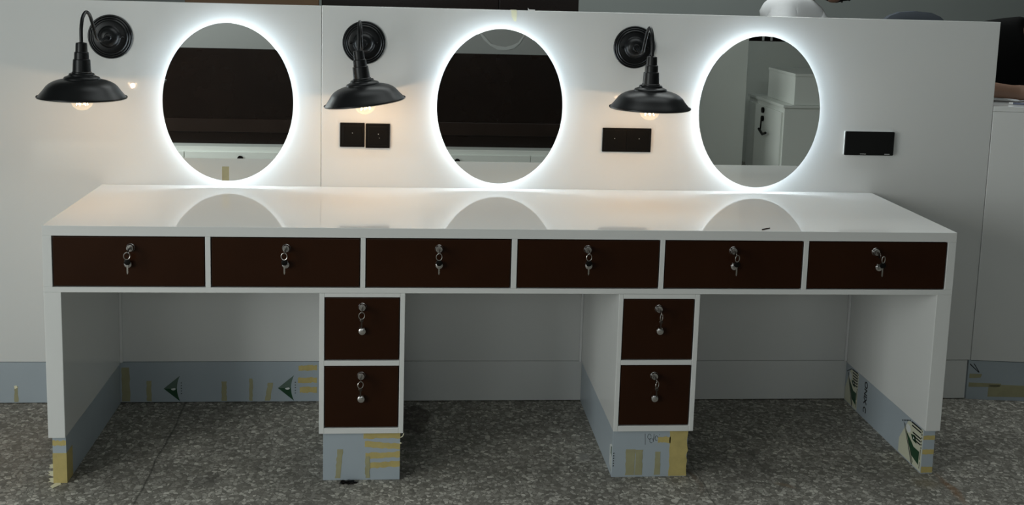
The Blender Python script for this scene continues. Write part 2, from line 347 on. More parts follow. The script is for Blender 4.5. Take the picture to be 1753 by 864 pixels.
def pedestal(x0, x1, zb, dz, dx):
    bm = BM(); t = dx[0] - x0 - .0012; t2 = x1 - dx[1] - .0012
    box(bm, x0, x0 + t, 0, D - .001, zb, ZA - .0005, .0012); box(bm, x1 - t2, x1, 0, D - .001, zb, ZA - .0005, .0012)
    for a, b in ((zb, dz[3] - .0012), (dz[2] + .0012, dz[1] - .0012), (dz[0] + .0012, ZA - .0005)): box(bm, x0 + t, x1 - t2, 0, D - .001, a, b, .0010)
    box(bm, x0 + t, x1 - t2, D - .02, D - .002, zb, ZA - .001)
    obj('pedestal', bm, WHITE, desk)
P1 = (0.7513, 0.9919); P2 = (1.6043, 1.8421)
DZ1 = (0.5493, 0.3662, 0.3486, 0.1650); DZ2 = (0.5470, 0.3655, 0.3485, 0.1655)
PX1 = (0.7668, 0.9768); PX2 = (1.6190, 1.8268)
pedestal(*P1, 0.1472, DZ1, PX1); pedestal(*P2, 0.1472, DZ2, PX2)
YF = 0.0015   # drawer fronts
def drawer(x0, x1, z0, z1, lx, lz, kx, kz):
    d = obj('drawer', box(BM(), x0 + .0012, x1 - .0012, YF, 0.022, z0 + .0012, z1 - .0012, 0.0022, 3), BROWN, desk)
    bm = BM(); mt = axes((lx, YF, lz), (1, 0, 0), (0, 0, 1), (0, -1, 0))
    lathe(bm, [(0.0118, 0), (0.0118, .002), (0.0105, .0035), (0.0100, .0095), (0.0090, .0112), (0.0062, .0112), (0.0060, .0098)], mt, 32); box(bm, lx - .0010, lx + .0010, YF - .0108, YF - .0090, lz - .005, lz + .005)
    lo = obj('lock', bm, CHROME, d, True); lo['label'] = 'chrome cylinder lock'
    bm = BM(); mt = axes((kx, YF, kz), (1, 0, 0), (0, 0, 1), (0, -1, 0))
    lathe(bm, [(0.006, 0), (0.0055, .004), (0.0098, .0065), (0.0108, .0090), (0.0098, .0118), (0.0065, .0135), (0.002, .0140)], mt, 28)
    for a in range(2): tube(bm, [(kx - .0052 + a * .0104, YF - .010, kz + .0085), (kx - .0042 + a * .0084, YF - .011, kz + .011)], .0022, 8)
    kn = obj('knob', bm, CHROME, d, True); kn['label'] = 'small round chrome knob'
    return d
TOPL = [((0.2361, .6899), (0.2304, .6452)), ((0.6594, .6910), (0.6590, .6459)), ((1.0846, .6920), (1.0857, .6464)), ((1.5081, .6931), (1.5111, .6470)), ((1.9313, .6923), (1.9343, .6474)), ((2.3555, .6915), (2.3650, .6462))]
for (a, b), (lk, kb) in zip(DX, TOPL): drawer(a, b, ZD1, ZD0, *lk, *kb)
drawer(*PX1, DZ1[1], DZ1[0], .8716, .5224, .8720, .4538); drawer(*PX1, DZ1[3], DZ1[2], .8702, .3206, .8706, .2537)
drawer(*PX2, DZ2[1], DZ2[0], 1.7219, .5188, 1.7267, .4539); drawer(*PX2, DZ2[3], DZ2[2], 1.7179, .3175, 1.7209, .2510)

# plinths in blue-grey film
YB = 0.0145
def plinth(x0, x1, z1, y0=YB): 
    o = obj('plinth', box(BM(), x0, x1, y0, D - .002, 0.0, z1, 0.0008), FILM, desk); o['label'] = 'plinth in blue-grey protective film'; return o
q1 = plinth(0.0065, 0.0440, 0.1406); q2 = plinth(0.7625, 0.9835, 0.1469); q3 = plinth(1.6070, 1.8310, 0.1469); q4 = plinth(2.5548, 2.5915, 0.1406)
# left leg plinth: tape wrapped round the front
bm = BM(); box(bm, 0.0060, 0.0446, YB - .0006, YB + .055, 0.0008, 0.090, 0.0003, 1); obj('tape_wrap', bm, TAPE, q1)
htape(q1, 0.0066, 0.0438, 0.112, 0.127, YB, TAPE)
bm = BM()
for z, s in ((0.052, .010), (0.030, .013), (0.010, .012)):
    plate(bm, [(0.0062, YB, z + s * .6), (0.0062 - s, YB - .003, z + s * .5), (0.0062 - s * .6, YB - .002, z), (0.0062 - s * 1.1, YB - .004, z - s * .2), (0.0062, YB, z - s * .7)], (0, -1, 0), .0006)
plate(bm, [(0.012, YB - .001, .0010), (0.004, YB - .022, .0010), (0.014, YB - .034, .0010), (0.030, YB - .012, .0010), (0.026, YB - .001, .0010)], (0, 0, 1), .0012)
obj('torn_tape_edge', bm, TAPEW, q1)
# left pedestal plinth: four strips at its right edge and one upright strip
for z0, z1, xs, sl in ((0.126, 0.144, .878, 0), (0.101, 0.118, .882, -.008), (0.064, 0.082, .884, .004), (0.034, 0.052, .886, .006)): htape(q2, xs, 0.9834, z0, z1, YB, TAPE, slant=sl)
vtape(q2, 0.884, 0.897, 0.006, 0.072, YB - .0006, TAPEF); vtape(q2, 0.7975, 0.8135, 0.006, 0.094, YB, TAPEF, slant=0.006)
bm = BM(); tube(bm, spline([(.984, YB + .002, .128), (.990, YB - .003, .133), (.994, YB - .004, .143)], 6), .0012, 6); tube(bm, [(0.9838, YB, .112), (.9865, YB - .004, .113)], .002, 6); obj('torn_tape_edge', bm, TAPEW, q2)
# right pedestal plinth: broad strip, faded strips, pencil marks, printed letters
vtape(q3, 1.779, 1.8308, 0.002, 0.1455, YB, TAPE, jag=.003); htape(q3, 1.742, 1.780, 0.106, 0.124, YB, TAPE)
vtape(q3, 1.648, 1.676, 0.006, 0.086, YB, TAPEF); vtape(q3, 1.677, 1.698, 0.006, 0.084, YB, TAPEF); vtape(q3, 1.735, 1.752, 0.006, 0.078, YB, TAPEF)
bm = BM(); YP = YB - .0003
tube(bm, [(1.7025, YP, .134), (1.7045, YP, .100)], .0005, 5)
for cx, cz, rx, rz in ((1.7155, .125, .005, .008), (1.722, .113, .0048, .0075), (1.737, .120, .0045, .0075)):
    tube(bm, [(cx + rx * math.cos(t), YP, cz + rz * math.sin(t)) for t in [i * 2 * PI / 14 for i in range(13)]], .0005, 5)
tube(bm, [(1.7295, YP, .133), (1.7275, YP, .108)], .0005, 5); tube(bm, [(1.7445, YP, .1305), (1.7465, YP, .1305)], .0006, 5)
obj('pencil_writing', bm, INK, q3)
bm = BM()
for k in range(6): plate(bm, [(1.6100, YB, .072 - k * .0078), (1.6135, YB, .073 - k * .0078), (1.6128, YB, .0765 - k * .0078), (1.6105, YB, .0755 - k * .0078)], (0, -1, 0))
obj('printed_lettering', bm, INK, q3)
bm = BM(); X3 = 1.6070
plate(bm, [(X3, .018, .012), (X3, .05, .030), (X3, .052, .085), (X3, .030, .097), (X3, .018, .096)], (-1, 0, 0)); obj('printed_panel', bm, PWHITE, q3)
bm = BM(); plate(bm, [(X3 - .0004, .020, .062), (X3 - .0004, .036, .066), (X3 - .0004, .034, .088), (X3 - .0004, .020, .092)], (-1, 0, 0)); plate(bm, [(X3 - .0004, .022, .015), (X3 - .0004, .025, .015), (X3 - .0004, .030, .060), (X3 - .0004, .027, .060)], (-1, 0, 0)); obj('printed_logo', bm, GREENP, q3)
# right leg plinth: printed film on its inner face, tape on its front
for z0, z1 in ((0.108, 0.121), (0.062, 0.077), (0.003, 0.022)): htape(q4, 2.5552, 2.5912, z0, z1, YB, TAPE, jag=.001)
XI = 2.5548; NX = (-1, 0, 0)
def film_print(yf, full, ks=1.0):
    """printed corner of the film: yf = y of the edge nearest the front"""
    def P(a, z): return (XI, yf + a * ks, z)
    bm = BM(); plate(bm, [P(0, .004), P(.150, .004), P(.150, .050), P(.096, .128), P(.0, .137)], NX); obj('printed_panel', bm, CREAM, q4)
    def Q(a, z): return (XI - .0006, yf + a * ks, z)
    bm = BM()
    for k in range(6):
        z = .131 - k * .0095
        if k in (2,) and full: continue
        plate(bm, [Q(.010, z), Q(.075 - k * .004, z - .001), Q(.075 - k * .004, z + .0035), Q(.010, z + .0045)], NX)
    for k in range(6): plate(bm, [Q(.003, .128 - k * .0105), Q(.007, .128 - k * .0105), Q(.007, .133 - k * .0105), Q(.003, .133 - k * .0105)], NX)
    for k in range(6): plate(bm, [Q(.082 + k * .010, .131 - k * .004), Q(.087 + k * .010, .130 - k * .004), Q(.087 + k * .010, .134 - k * .004), Q(.082 + k * .010, .135 - k * .004)], NX)
    plate(bm, [Q(.122, .110), Q(.126, .112), Q(.058, .004), Q(.052, .004)], NX); plate(bm, [Q(.113, .108), Q(.116, .110), Q(.052, .012), Q(.048, .012)], NX)
    plate(bm, [Q(.006, .040), Q(.0085, .040), Q(.0085, .072), Q(.006, .072)], NX); plate(bm, [Q(.006, .012), Q(.0085, .012), Q(.0085, .032), Q(.006, .032)], NX)
    obj('printed_stripes', bm, INK, q4)
    bm = BM(); plate(bm, [Q(.105, .090), Q(.080, .078), Q(.064, .070), Q(.052, .062), Q(.014, .062), Q(.014, .020), Q(.058, .030), Q(.080, .052)], NX); plate(bm, [Q(.074, .094), Q(.046, .100), Q(.034, .078), Q(.060, .080)], NX)
    obj('printed_logo', bm, GREEN, q4)
    bm = BM(); n = 12; plate(bm, [(XI - .0010, yf + (.092 + .016 * math.cos(t * 2 * PI / n)) * ks, .104 + .013 * math.sin(t * 2 * PI / n)) for t in range(n)], NX); plate(bm, [(XI - .0010, yf + .050 * ks, .086), (XI - .0010, yf + .058 * ks, .086), (XI - .0010, yf + .054 * ks, .094)], NX)
    obj('printed_badge', bm, PWHITE, q4)
film_print(YB + .003, True); film_print(0.495, False, 0.70)
obj('printed_lettering', text_bm('ONIX C', 0.031, axes((XI - .0005, 0.432, 0.077), (0, 0, -1), (0, -1, 0), (-1, 0, 0))), INK, q4)

# small dark splinter on the desk edge, crumb on the floor
bm = BM(); tube(bm, [(2.0173, 0.0135, H + .0018), (2.032, .024, H + .0022), (2.0470, 0.0345, H + .0018)], [.0016, .0019, .0012], 8)
tag(obj('wood_splinter', bm, BROWN), 'thin dark splinter lying on the front edge of the white desktop', 'splinter')
bm = BM()
for k in range(7):
    t = bmesh.new(); bmesh.ops.create_icosphere(t, subdivisions=1, radius=random.uniform(.004, .008))
    for v in t.verts: v.co = Vector((v.co.x * 1.5, v.co.y, v.co.z * .7)) * random.uniform(.7, 1.2) + Vector((.822 + k * .0055 + random.uniform(-.003, .003), -.008 + random.uniform(-.006, .006), .0045))
    me = bpy.data.meshes.new('t'); t.to_mesh(me); t.free(); bm.from_mesh(me); bpy.data.meshes.remove(me)
tag(obj('dirt_crumb', bm, BLACKM), 'black crumb of dirt on the terrazzo in front of the left pedestal', 'crumb')

# ---------------------------------------------------------------- keys hanging in the ten locks
KEYL = ['leftmost drawer of the top row', 'second drawer from the left in the top row', 'third drawer from the left in the top row', 'fourth drawer from the left in the top row', 'fifth drawer from the left in the top row', 'rightmost drawer of the top row',
        'upper drawer of the left pedestal', 'lower drawer of the left pedestal', 'upper drawer of the right pedestal', 'lower drawer of the right pedestal']
def keyset(lx, lz, label, rx, rz, hang, twist):
    t = thing('key_ring', label, 'keys', (lx, YF - .0112, lz), 'keys in the drawer locks')
    bm = BM(); y0 = YF - .0113
    box(bm, lx - .0008, lx + .0008, y0 - .012, y0 + .0, lz - .0035, lz + .0035, .0003, 1)
    lathe(bm, [(0.0078, -.0011), (0.0086, 0), (0.0078, .0011)], axes((lx, y0 - .018, lz - .0045), (0, 1, 0), (0, 0, 1), (1, 0, 0)), 24)
    obj('key', bm, DARKM, t, True)
    yr = y0 - .0245
    c = Vector((rx, yr, rz)); a = Vector((math.cos(twist), math.sin(twist), 0))
    bm = BM(); tube(bm, [c + a * .0082 * math.cos(k * 2 * PI / 26) + Vector((0, 0, .0098 * math.sin(k * 2 * PI / 26))) for k in range(26)], .0012, 8, True); obj('ring', bm, STEEL, t, True)
    # spare key: dark bow, steel blade
    hx = rx + (0.0005 if hang else 0); zt = rz - .0085
    bm = BM(); rb = .0088 if hang else .0055
    lathe(bm, [(rb * .8, -.0014), (rb, -.0007), (rb, .0007), (rb * .8, .0014)], axes((hx, yr + .003, zt - rb * 1.05), (1, 0, 0), (0, 0, 1), (0, -1, 0)), 24); obj('key_bow', bm, BLACKM if hang else DARKM, t, True)
    bm = BM(); zb = zt - rb * 2
    ln = .026 if hang else .018
    pts = [(hx - .0022, zb + .001), (hx - .0022, zb - ln * .85), (hx - .0005, zb - ln), (hx + .0012, zb - ln * .92)] + [(hx + (.0022 if k % 2 else .0012), zb - ln * (.85 - k * .11)) for k in range(7)] + [(hx + .0022, zb + .001)]
    plate(bm, [(x, yr + .0022, z) for x, z in pts], (0, 1, 0), .0014); obj('key_blade', bm, STEEL if hang else DARKM, t)
RINGS = [(0.2342, .6766), (0.6574, .6775), (1.0841, .6795), (1.5066, .6790), (1.9340, .6765), (2.3650, .6745), (.8712, .4995), (.8698, .3020), (1.7225, .5020), (1.7196, .3040)]
LOCKS = [a for a, b in TOPL] + [(.8716, .5224), (.8702, .3206), (1.7219, .5188), (1.7179, .3175)]
for k in range(10): keyset(*LOCKS[k], 'keys hanging in the lock of the ' + KEYL[k], LOCKS[k][0] + (RINGS[k][0] - LOCKS[k][0]), LOCKS[k][1] - .0145 - .0005, k < 6, [0.2, -.1, .1, .3, .5, .6, .2, .4, .9, .8][k])

# ---------------------------------------------------------------- back-lit oval mirrors
MA, MB_ = 0.2085, 0.2575; YM = 0.572
def ell(a, b, cx, cz, y, n=96): return [Vector((cx + a * math.cos(2 * PI * i / n), y, cz + b * math.sin(2 * PI * i / n))) for i in range(n)]
def band(bm, A, B):
    va = [bm.verts.new(p) for p in A]; vb = [bm.verts.new(p) for p in B]; n = len(va)
    for i in range(n): bm.faces.new((va[i], va[(i + 1) % n], vb[(i + 1) % n], vb[i]))
    return va, vb
def mirror(cx, cz, label):
    t = thing('led_mirror', label, 'mirror', (cx, D - .01, cz), 'round mirrors with a glowing rim')
    bm = BM(); a, b = band(bm, ell(MA - .0008, MB_ - .0008, cx, cz, YM), ell(MA, MB_, cx, cz, YM + .0008)); f = bm.faces.new(a)
    obj('mirror_glass', bm, MIRROR, t)
    bm = BM(); a, b = band(bm, ell(MA, MB_, cx, cz, YM + .0009), ell(MA, MB_, cx, cz, YM + .005)); bm.faces.new(a); bm.faces.new(b); obj('mirror_backing', bm, MEDGE, t)
    bm = BM(); i = .030; a, b = band(bm, ell(MA - i, MB_ - i, cx, cz, YM + .005), ell(MA - i, MB_ - i, cx, cz, D - .0004)); bm.faces.new(a); bm.faces.new(b); obj('mounting_box', bm, ALU, t)
    bm = BM(); i0, i1 = .0295, .0265
    A = ell(MA - i1, MB_ - i1, cx, cz, YM + .010); B = ell(MA - i1, MB_ - i1, cx, cz, D - .006); C_ = ell(MA - i0, MB_ - i0, cx, cz, YM + .010); E_ = ell(MA - i0, MB_ - i0, cx, cz, D - .006)
    n = len(A); V = [[bm.verts.new(p) for p in R] for R in (A, B, E_, C_)]
    for k in range(4):
        p, q = V[k], V[(k + 1) % 4]
        for j in range(n): bm.faces.new((p[j], p[(j + 1) % n], q[(j + 1) % n], q[j]))
    o = obj('led_strip', bm, LED, t); o['label'] = 'glowing cool white light strip behind the glass'
    return t
mirror(0.4125, 1.0285, 'oval back-lit mirror left of the panel seam, between the first and second black lamps')
mirror(1.2955, 1.0300, 'oval back-lit mirror in the middle, between the second and third black lamps')
mirror(2.1745, 1.0265, 'oval back-lit mirror on the right, reflecting a grey cabinet with a box on it')
bm = BM(); plate(bm, [(.3915, YM - .0002, .8190), (.4140, YM - .0002, .8194), (.4137, YM - .0002, .7725), (.3912, YM - .0002, .7722)], (0, -1, 0), .0005)
tag(obj('tape_strip', bm, TAPEF), 'short yellow tape strip stuck to the bottom of the left mirror', 'tape')
bm = BM(); plate(bm, [(1.3261, D - .0002, 1.3470), (1.3454, D - .0002, 1.3468), (1.3462, D - .0002, 1.330), (1.3440, D - .0002, 1.3105), (1.3370, D - .0002, 1.3115), (1.3290, D - .0002, 1.326)], (0, -1, 0), .0005); plate(bm, [(1.3261, D - .0007, 1.3478), (1.3454, D - .0007, 1.3478), (1.3454, D + .03, 1.3478), (1.3261, D + .03, 1.3478)], (0, 0, 1), .0005)
tag(obj('tape_strip', bm, TAPEW), 'pale tape strip folded over the panel top above the middle mirror', 'tape')
def flake(x, z, s, label):
    bm = BM(); plate(bm, [(x - .012 * s, D + .004, z), (x + .010 * s, D + .002, z), (x + .012 * s, D + .012, z), (x - .006 * s, D + .014, z)], (0, 0, 1), .003 * s); plate(bm, [(x - .012 * s, D + .004, z), (x - .006 * s, D + .004, z), (x - .013 * s, D + .005, z + .009 * s)], (0, 1, 0), .0006)
    tag(obj('film_scrap', bm, CAULK), label, 'scrap')
flake(1.395, 1.3477, 1.0, 'small white film scrap curling up on the panel top beside the tape strip')
flake(2.20, 1.3477, .6, 'small white film scrap on the panel top above the right mirror')

# ---------------------------------------------------------------- black gooseneck wall lamps
def lamp(px, pz, R, sx, tilt, dz, roll_label):
    sc = R / 0.315
    t = thing('wall_lamp', roll_label, 'lamp', (px, D, pz), 'black gooseneck lamps between the mirrors')
    mt = axes((px, D, pz), (1, 0, 0), (0, 0, 1), (0, -1, 0))
    bm = BM(); lathe(bm, [(0.0705, 0), (0.0705, .004), (0.0685, .0065), (0.0665, .0068), (0.0655, .0052), (0.0640, .0072), (0.0620, .0100), (0.0600, .0103), (0.0588, .0088), (0.0572, .0108), (0.0550, .0135), (0.0530, .0138), (0.0515, .0120), (0.0490, .0132), (0.0360, .0140), (0.0335, .0165), (0.0320, .0210), (0.0270, .0290), (0.0200, .0335), (0.0125, .0350), (0.0115, .0380), (0.0100, .0400), (0.0085, .0400)], mt, 64)
    bp = obj('back_plate', bm, BLACK, t, True)
    for s in (-1, 1):
        bm = BM(); lathe(bm, [(0.0045, 0), (0.0045, .0018), (0.0035, .0032), (0.0012, .0036)], axes((px + s * .0425, D - .0136, pz), (1, 0, 0), (0, 0, 1), (0, -1, 0)), 16); obj('screw', bm, BLACKG, bp, True)
    dx = sx - px
    def A(s, z): return (px + dx * min(1, s / R), D - s, pz + z - dz * min(1, max(0, s / R - .1) / .6))
    s0 = .036
    ctrl = [A(s0, 0), A(s0 + .04 * sc, -.003), A(.105 * sc + .008, -.004), A(.150 * sc, .006), A(.175 * sc, .030), A(.200 * sc, .060), A(.228 * sc, .086), A(.262 * sc, .094), A(.295 * sc, .080), A(.312 * sc, .050), A(R, .015), A(R, -.01)]
    bm = BM(); tube(bm, spline(ctrl, 8), .0052, 14); obj('gooseneck_arm', bm, BLACK, t, True)
    zr = pz - .156
    rot = Matrix.Translation((sx, D - R, pz - dz)) @ Matrix.Rotation(tilt, 4, 'Y') @ Matrix.Translation((0, 0, -.156))
    bm = BM(); lathe(bm, [(0.0075, .164), (0.0155, .162), (0.0162, .158), (0.0172, .136), (0.0198, .1345), (0.0205, .131), (0.0212, .1145), (0.0240, .1130), (0.0245, .110), (0.0262, .078), (0.0285, .076), (0.0285, .0735), (0.0262, .0725)], rot, 40); obj('socket', bm, BLACK, t, True)
    prof = [(0.0262, .0735), (0.0345, .0725), (0.0365, .0695), (0.0370, .0665), (0.0420, .0645), (0.0490, .0618), (0.0510, .0590), (0.0518, .0555), (0.0560, .0548), (0.0690, .0520), (0.0820, .0472), (0.0925, .0412), (0.1000, .0345), (0.1052, .0278), (0.1105, .0205), (0.1160, .0138), (0.1208, .0080), (0.1240, .0035), (0.1255, .0010), (0.1270, .0006), (0.1280, .0020), (0.1278, .0045)]
    inn = [(r - .0014, z - .0016) for r, z in prof[:-2]]
    bm = BM(); lathe(bm, prof, rot, 72, False); sh = obj('lamp_shade', bm, BLACK, t, True)
    bm = BM(); lathe(bm, inn[1:], rot, 72, False); ins = obj('shade_lining', bm, INNER, sh, True); ins['label'] = 'pale inside of the shade'
    bm = BM(); lathe(bm, [(0.013, .070), (0.0135, .042), (0.020, .034), (0.030, .018), (0.0335, .002), (0.0325, -.012), (0.026, -.026), (0.015, -.0345), (0.005, -.037)], rot, 32); b_ = obj('bulb', bm, GLASS, t, True); b_['label'] = 'clear glass bulb'
    bm = BM()
    pts = []
    for k in range(6):
        a = k * 2 * PI / 6; p0 = rot @ Vector((.006 * math.cos(a), .006 * math.sin(a), .022)); p1 = rot @ Vector((.016 * math.cos(a + .4), .016 * math.sin(a + .4), -.022)); pts += [p0, p1]
    tube(bm, pts, .0007, 6); obj('filament', bm, FILA, b_)
    l = bpy.data.lights.new('bulb_light', 'POINT'); l.energy = BULB_E; l.color = (1.0, 0.70, 0.45); l.shadow_soft_size = 0.007
    lo = bpy.data.objects.new('bulb_light', l); COL.objects.link(lo); lo.parent = t; lo.location = (rot @ Vector((0, 0, -.024))) - Vector((px, D, pz))
    return t
lamp(0.0375, 1.2315, 0.303, 0.0325, 0.012, 0.008, 'black gooseneck wall lamp left of the left mirror, at the far left')
lamp(0.8466, 1.2300, 0.195, 0.8370, -0.135, 0.020, 'black gooseneck wall lamp with crooked tilted shade, between the left and middle mirrors')
lamp(1.7431, 1.2345, 0.245, 1.7495, 0.0, 0.020, 'black gooseneck wall lamp right of the middle mirror, above the joined socket plate')

# ---------------------------------------------------------------- wall plates
def wplate(x0, x1, z0, z1, label, dots, depth=.009, grp=None, m=None):
    t = thing('socket_plate', label, 'socket', ((x0 + x1) / 2, D, (z0 + z1) / 2), grp)
    obj('plate', box(BM(), x0, x1, D - depth, D, z0, z1, .0018, 2), m or BLACKM, t)
    return t
def dot(t, x, z, r=.0014, y=None):
    bm = BM(); lathe(bm, [(r, 0), (r * .8, .0008)], axes((x, D - .0108, z), (1, 0, 0), (0, 0, 1), (0, -1, 0)), 12); o = obj('bulb_glint', bm, PWHITE, t); o['label'] = 'tiny pale dot painted in as a glint of the bulb'  # pale disc stands in for the lamp bulb's reflection
def rocker(t, x0, x1, z0, z1): obj('cover', box(BM(), x0, x1, D - .0108, D - .0085, z0, z1, .0010, 2), BLACKM, t)
t = wplate(0.7705, 0.8512, .8853, .9660, 'square black socket plate under the tilted lamp, left of its twin', 0, grp='pair of black square socket plates'); rocker(t, .780, .842, .895, .9565); dot(t, .8115, .9325)
t = wplate(0.8545, 0.9342, .8830, .9645, 'square black socket plate under the tilted lamp, right of its twin', 0, grp='pair of black square socket plates'); rocker(t, .864, .925, .8925, .955); dot(t, .8965, .9300); dot(t, .900, .9170, .0009)
t = wplate(1.6471, 1.8130, .8815, .9625, 'double-width black socket plate under the third lamp, left of the right mirror', 0); rocker(t, 1.654, 1.7285, .889, .956); rocker(t, 1.7305, 1.806, .889, .956); dot(t, 1.6880, .9275); dot(t, 1.7715, .9275)
t = thing('socket_plate', 'raised glossy black double plate right of the right mirror', 'socket', (2.570, D, .923))
obj('mounting_frame', box(BM(), 2.4875, 2.6575, D - .0085, D, .8835, .9640, .001), PWHITE, t)['label'] = 'pale frame behind the plate'
obj('plate', box(BM(), 2.4850, 2.6600, D - .0165, D - .0085, .8818, .9650, .004, 3), BLACKG, t)
bm = BM()
for a, b in ((2.541, 2.562), (2.627, 2.646)):
    for k in range(4): plate(bm, [(a + k * (b - a) / 4, D - .0165, .8865), (a + (k + .8) * (b - a) / 4, D - .0165, .8865), (a + (k + .8) * (b - a) / 4, D - .0165, .8882), (a + k * (b - a) / 4, D - .0165, .8882)], (0, -1, 0), .0003)
obj('printed_lettering', bm, PWHITE, t)

# ---------------------------------------------------------------- counter at the right
CA = -0.132
def R2(x, y): return (3.0125 + x * math.cos(CA) - y * math.sin(CA), 0.6035 + x * math.sin(CA) + y * math.cos(CA))
def rbox(bm, x0, x1, y0, y1, z0, z1, bev=0.001):
    n0 = len(bm.verts); box(bm, x0, x1, y0, y1, z0, z1, bev); bm.verts.ensure_lookup_table()
    for v in bm.verts[n0:]: v.co.x, v.co.y = R2(v.co.x, v.co.y)
    return bm
ct = thing('counter', 'white lacquered counter at the far right, under the resting arm', 'counter', (*R2(.8, .16), 0))
obj('body', rbox(BM(), 0.0, 1.6, 0.0, 0.34, .1455, 1.040), WALLW, ct)
obj('counter_top', rbox(BM(), -0.0, 1.6, -.0005, 0.36, 1.0405, 1.0585), WALLW, ct)
kk = obj('kick_board', rbox(BM(), -.006, 1.6, 0.001, 0.335, .0, .1440, .0008), FILM, ct); kk['label'] = 'kick board under blue-grey protective film'
def CP(x, z): a = R2(x, .001); return (a[0], a[1], z)
cn = Vector((math.sin(CA), -math.cos(CA), 0))
bm = BM(); plate(bm, [CP(-.003, .1335), CP(-.001, .128), CP(.031, .100), CP(.035, .101), CP(.016, .130), CP(.0125, .134), CP(.011, .1325), CP(.030, .104), CP(.001, .131)], cn, .0005); obj('pen_mark', bm, INK, kk)
for (a, b, z0, z1) in ((0, .040, .078, .095), (.0, .11, .046, .062), (.07, .20, .012, .058)):
    bm = BM(); plate(bm, [CP(a, z0), CP(b, z0 + .004), CP(b + .004, z1), CP(a, z1)], cn, .0005); obj('tape_mark', bm, TAPEF, kk)

# ---------------------------------------------------------------- people and what stands behind the panels
def skinned(name, parent, nodes, edges, m, sub=2, root=0):
    off = wloc(parent); bm = bmesh.new(); vs = [bm.verts.new(Vector(p) - off) for p, r in nodes]
    for a, b in edges: bm.edges.new((vs[a], vs[b]))
    me = bpy.data.meshes.new(name); bm.to_mesh(me); bm.free()
    o = bpy.data.objects.new(name, me); COL.objects.link(o); o.parent = parent; me.materials.append(m)
    md = o.modifiers.new('skin', 'SKIN'); md.use_smooth_shade = True
    for i, (p, r) in enumerate(nodes):
        sv = me.skin_vertices[0].data[i]; sv.radius = r if isinstance(r, tuple) else (r, r); sv.use_root = (i == root)
    s = o.modifiers.new('sub', 'SUBSURF'); s.levels = sub; s.render_levels = sub
    return o
def person(base, J, mats, label, group=None):
    """J: named joints -> world points; one continuous body with five-fingered hands, clothes and hair as parts"""
    t = thing('person', label, 'person', base)
    N = []; Ed = []; ix = {}
    def add(k, p, r, par=None):
        ix[k] = len(N); N.append((Vector(p), r))
        if par is not None: Ed.append((ix[par], ix[k]))
    g = lambda k: Vector(J[k])
    add('pelvis', g('pelvis'), .080); add('waist', g('waist'), .070, 'pelvis'); add('chest', g('chest'), .080, 'waist'); add('up', g('up'), .058, 'chest')
    add('neck', g('neck'), .048, 'up'); hd = g('head'); nk = g('neck'); d = (hd - nk).normalized()
    add('jaw', nk + (hd - nk) * .55, .062, 'neck'); add('head', hd, .088, 'jaw'); add('crown', hd + d * .07, .070, 'head')
    for s in ('r', 'l'):
        add('sh' + s, g('sh' + s), .040, 'up'); add('el' + s, g('el' + s), .038, 'sh' + s); add('wr' + s, g('wr' + s), .026, 'el' + s)
        fw = (g('hand' + s) - g('wr' + s)).normalized(); add('pa' + s, g('wr' + s) + fw * .055, (.036, .018), 'wr' + s); 
        sd = fw.cross(Vector((0, 0, 1))).normalized() * (1 if s == 'r' else -1)
        for i, (ln, o_) in enumerate(((.066, -.024), (.076, -.008), (.071, .008), (.055, .023))):
            b0 = g('wr' + s) + fw * .090 + sd * o_
            add(f'f{s}{i}a', b0, .0095, 'pa' + s); add(f'f{s}{i}b', b0 + fw * ln * .5 + Vector((0, 0, .004)), .0088, f'f{s}{i}a'); add(f'f{s}{i}c', b0 + fw * ln * .85 + Vector((0, 0, -.016)), .0075, f'f{s}{i}b')
        tb = g('wr' + s) + fw * .040 - sd * .036; add('t1' + s, tb, .011, 'pa' + s); add('t2' + s, tb + fw * .035 - sd * .010 + Vector((0, 0, -.006)), .0095, 't1' + s)
        add('hip' + s, g('hip' + s), .066, 'pelvis'); add('kn' + s, g('kn' + s), .048, 'hip' + s); add('an' + s, g('an' + s), .038, 'kn' + s); add('toe' + s, g('toe' + s), .034, 'an' + s)
    skinned('body', t, N, Ed, mats['skin'])
    # face: nose, eyes, mouth, ears
    fd = Vector(J['face']).normalized(); up = d; sdv = fd.cross(up).normalized()
    def blob(name, c, rx, ry, rz, m):
        bm = BM(); r = bmesh.ops.create_icosphere(bm, subdivisions=2, radius=1.0)
        for v in bm.verts: v.co = c + sdv * v.co.x * rx + fd * v.co.y * ry + up * v.co.z * rz
        return obj(name, bm, m, t, 'all')
    blob('nose', hd + fd * .090 - up * .012, .013, .016, .022, mats['skin']); blob('mouth', hd + fd * .074 - up * .050, .022, .010, .006, mats['lip'])
    for s in (-1, 1):
        blob('eye', hd + fd * .078 + sdv * .031 * s + up * .012, .012, .008, .007, mats['eye']); blob('ear', hd + sdv * .088 * s - up * .010, .010, .018, .030, mats['skin'])
    # hair cap
    bm = BM(); bmesh.ops.create_icosphere(bm, subdivisions=3, radius=1.0)
    for v in list(bm.verts):
        n = v.co.copy(); v.co = hd + up * .020 - fd * .012 + sdv * n.x * .094 + fd * n.y * .100 + up * n.z * .100
    kill = [v for v in bm.verts if (v.co - hd).dot(fd) > .045 and (v.co - hd).dot(up) < .045 or (v.co - hd).dot(up) < -.065]
    bmesh.ops.delete(bm, geom=kill, context='VERTS')
    obj('hair', bm, mats['hair'], t, 'all')
    # clothes
    k = 1.0
    sn = [(g('pelvis') + Vector((0, 0, -.03)), .150), (g('waist'), .145), (g('chest'), .165), (g('up'), .135), (g('up') * .22 + g('neck') * .78, .088),
          (g('shr'), .085), (g('shr') * .32 + g('elr') * .68, .074), (g('shl'), .085), (g('shl') * .32 + g('ell') * .68, .074)]
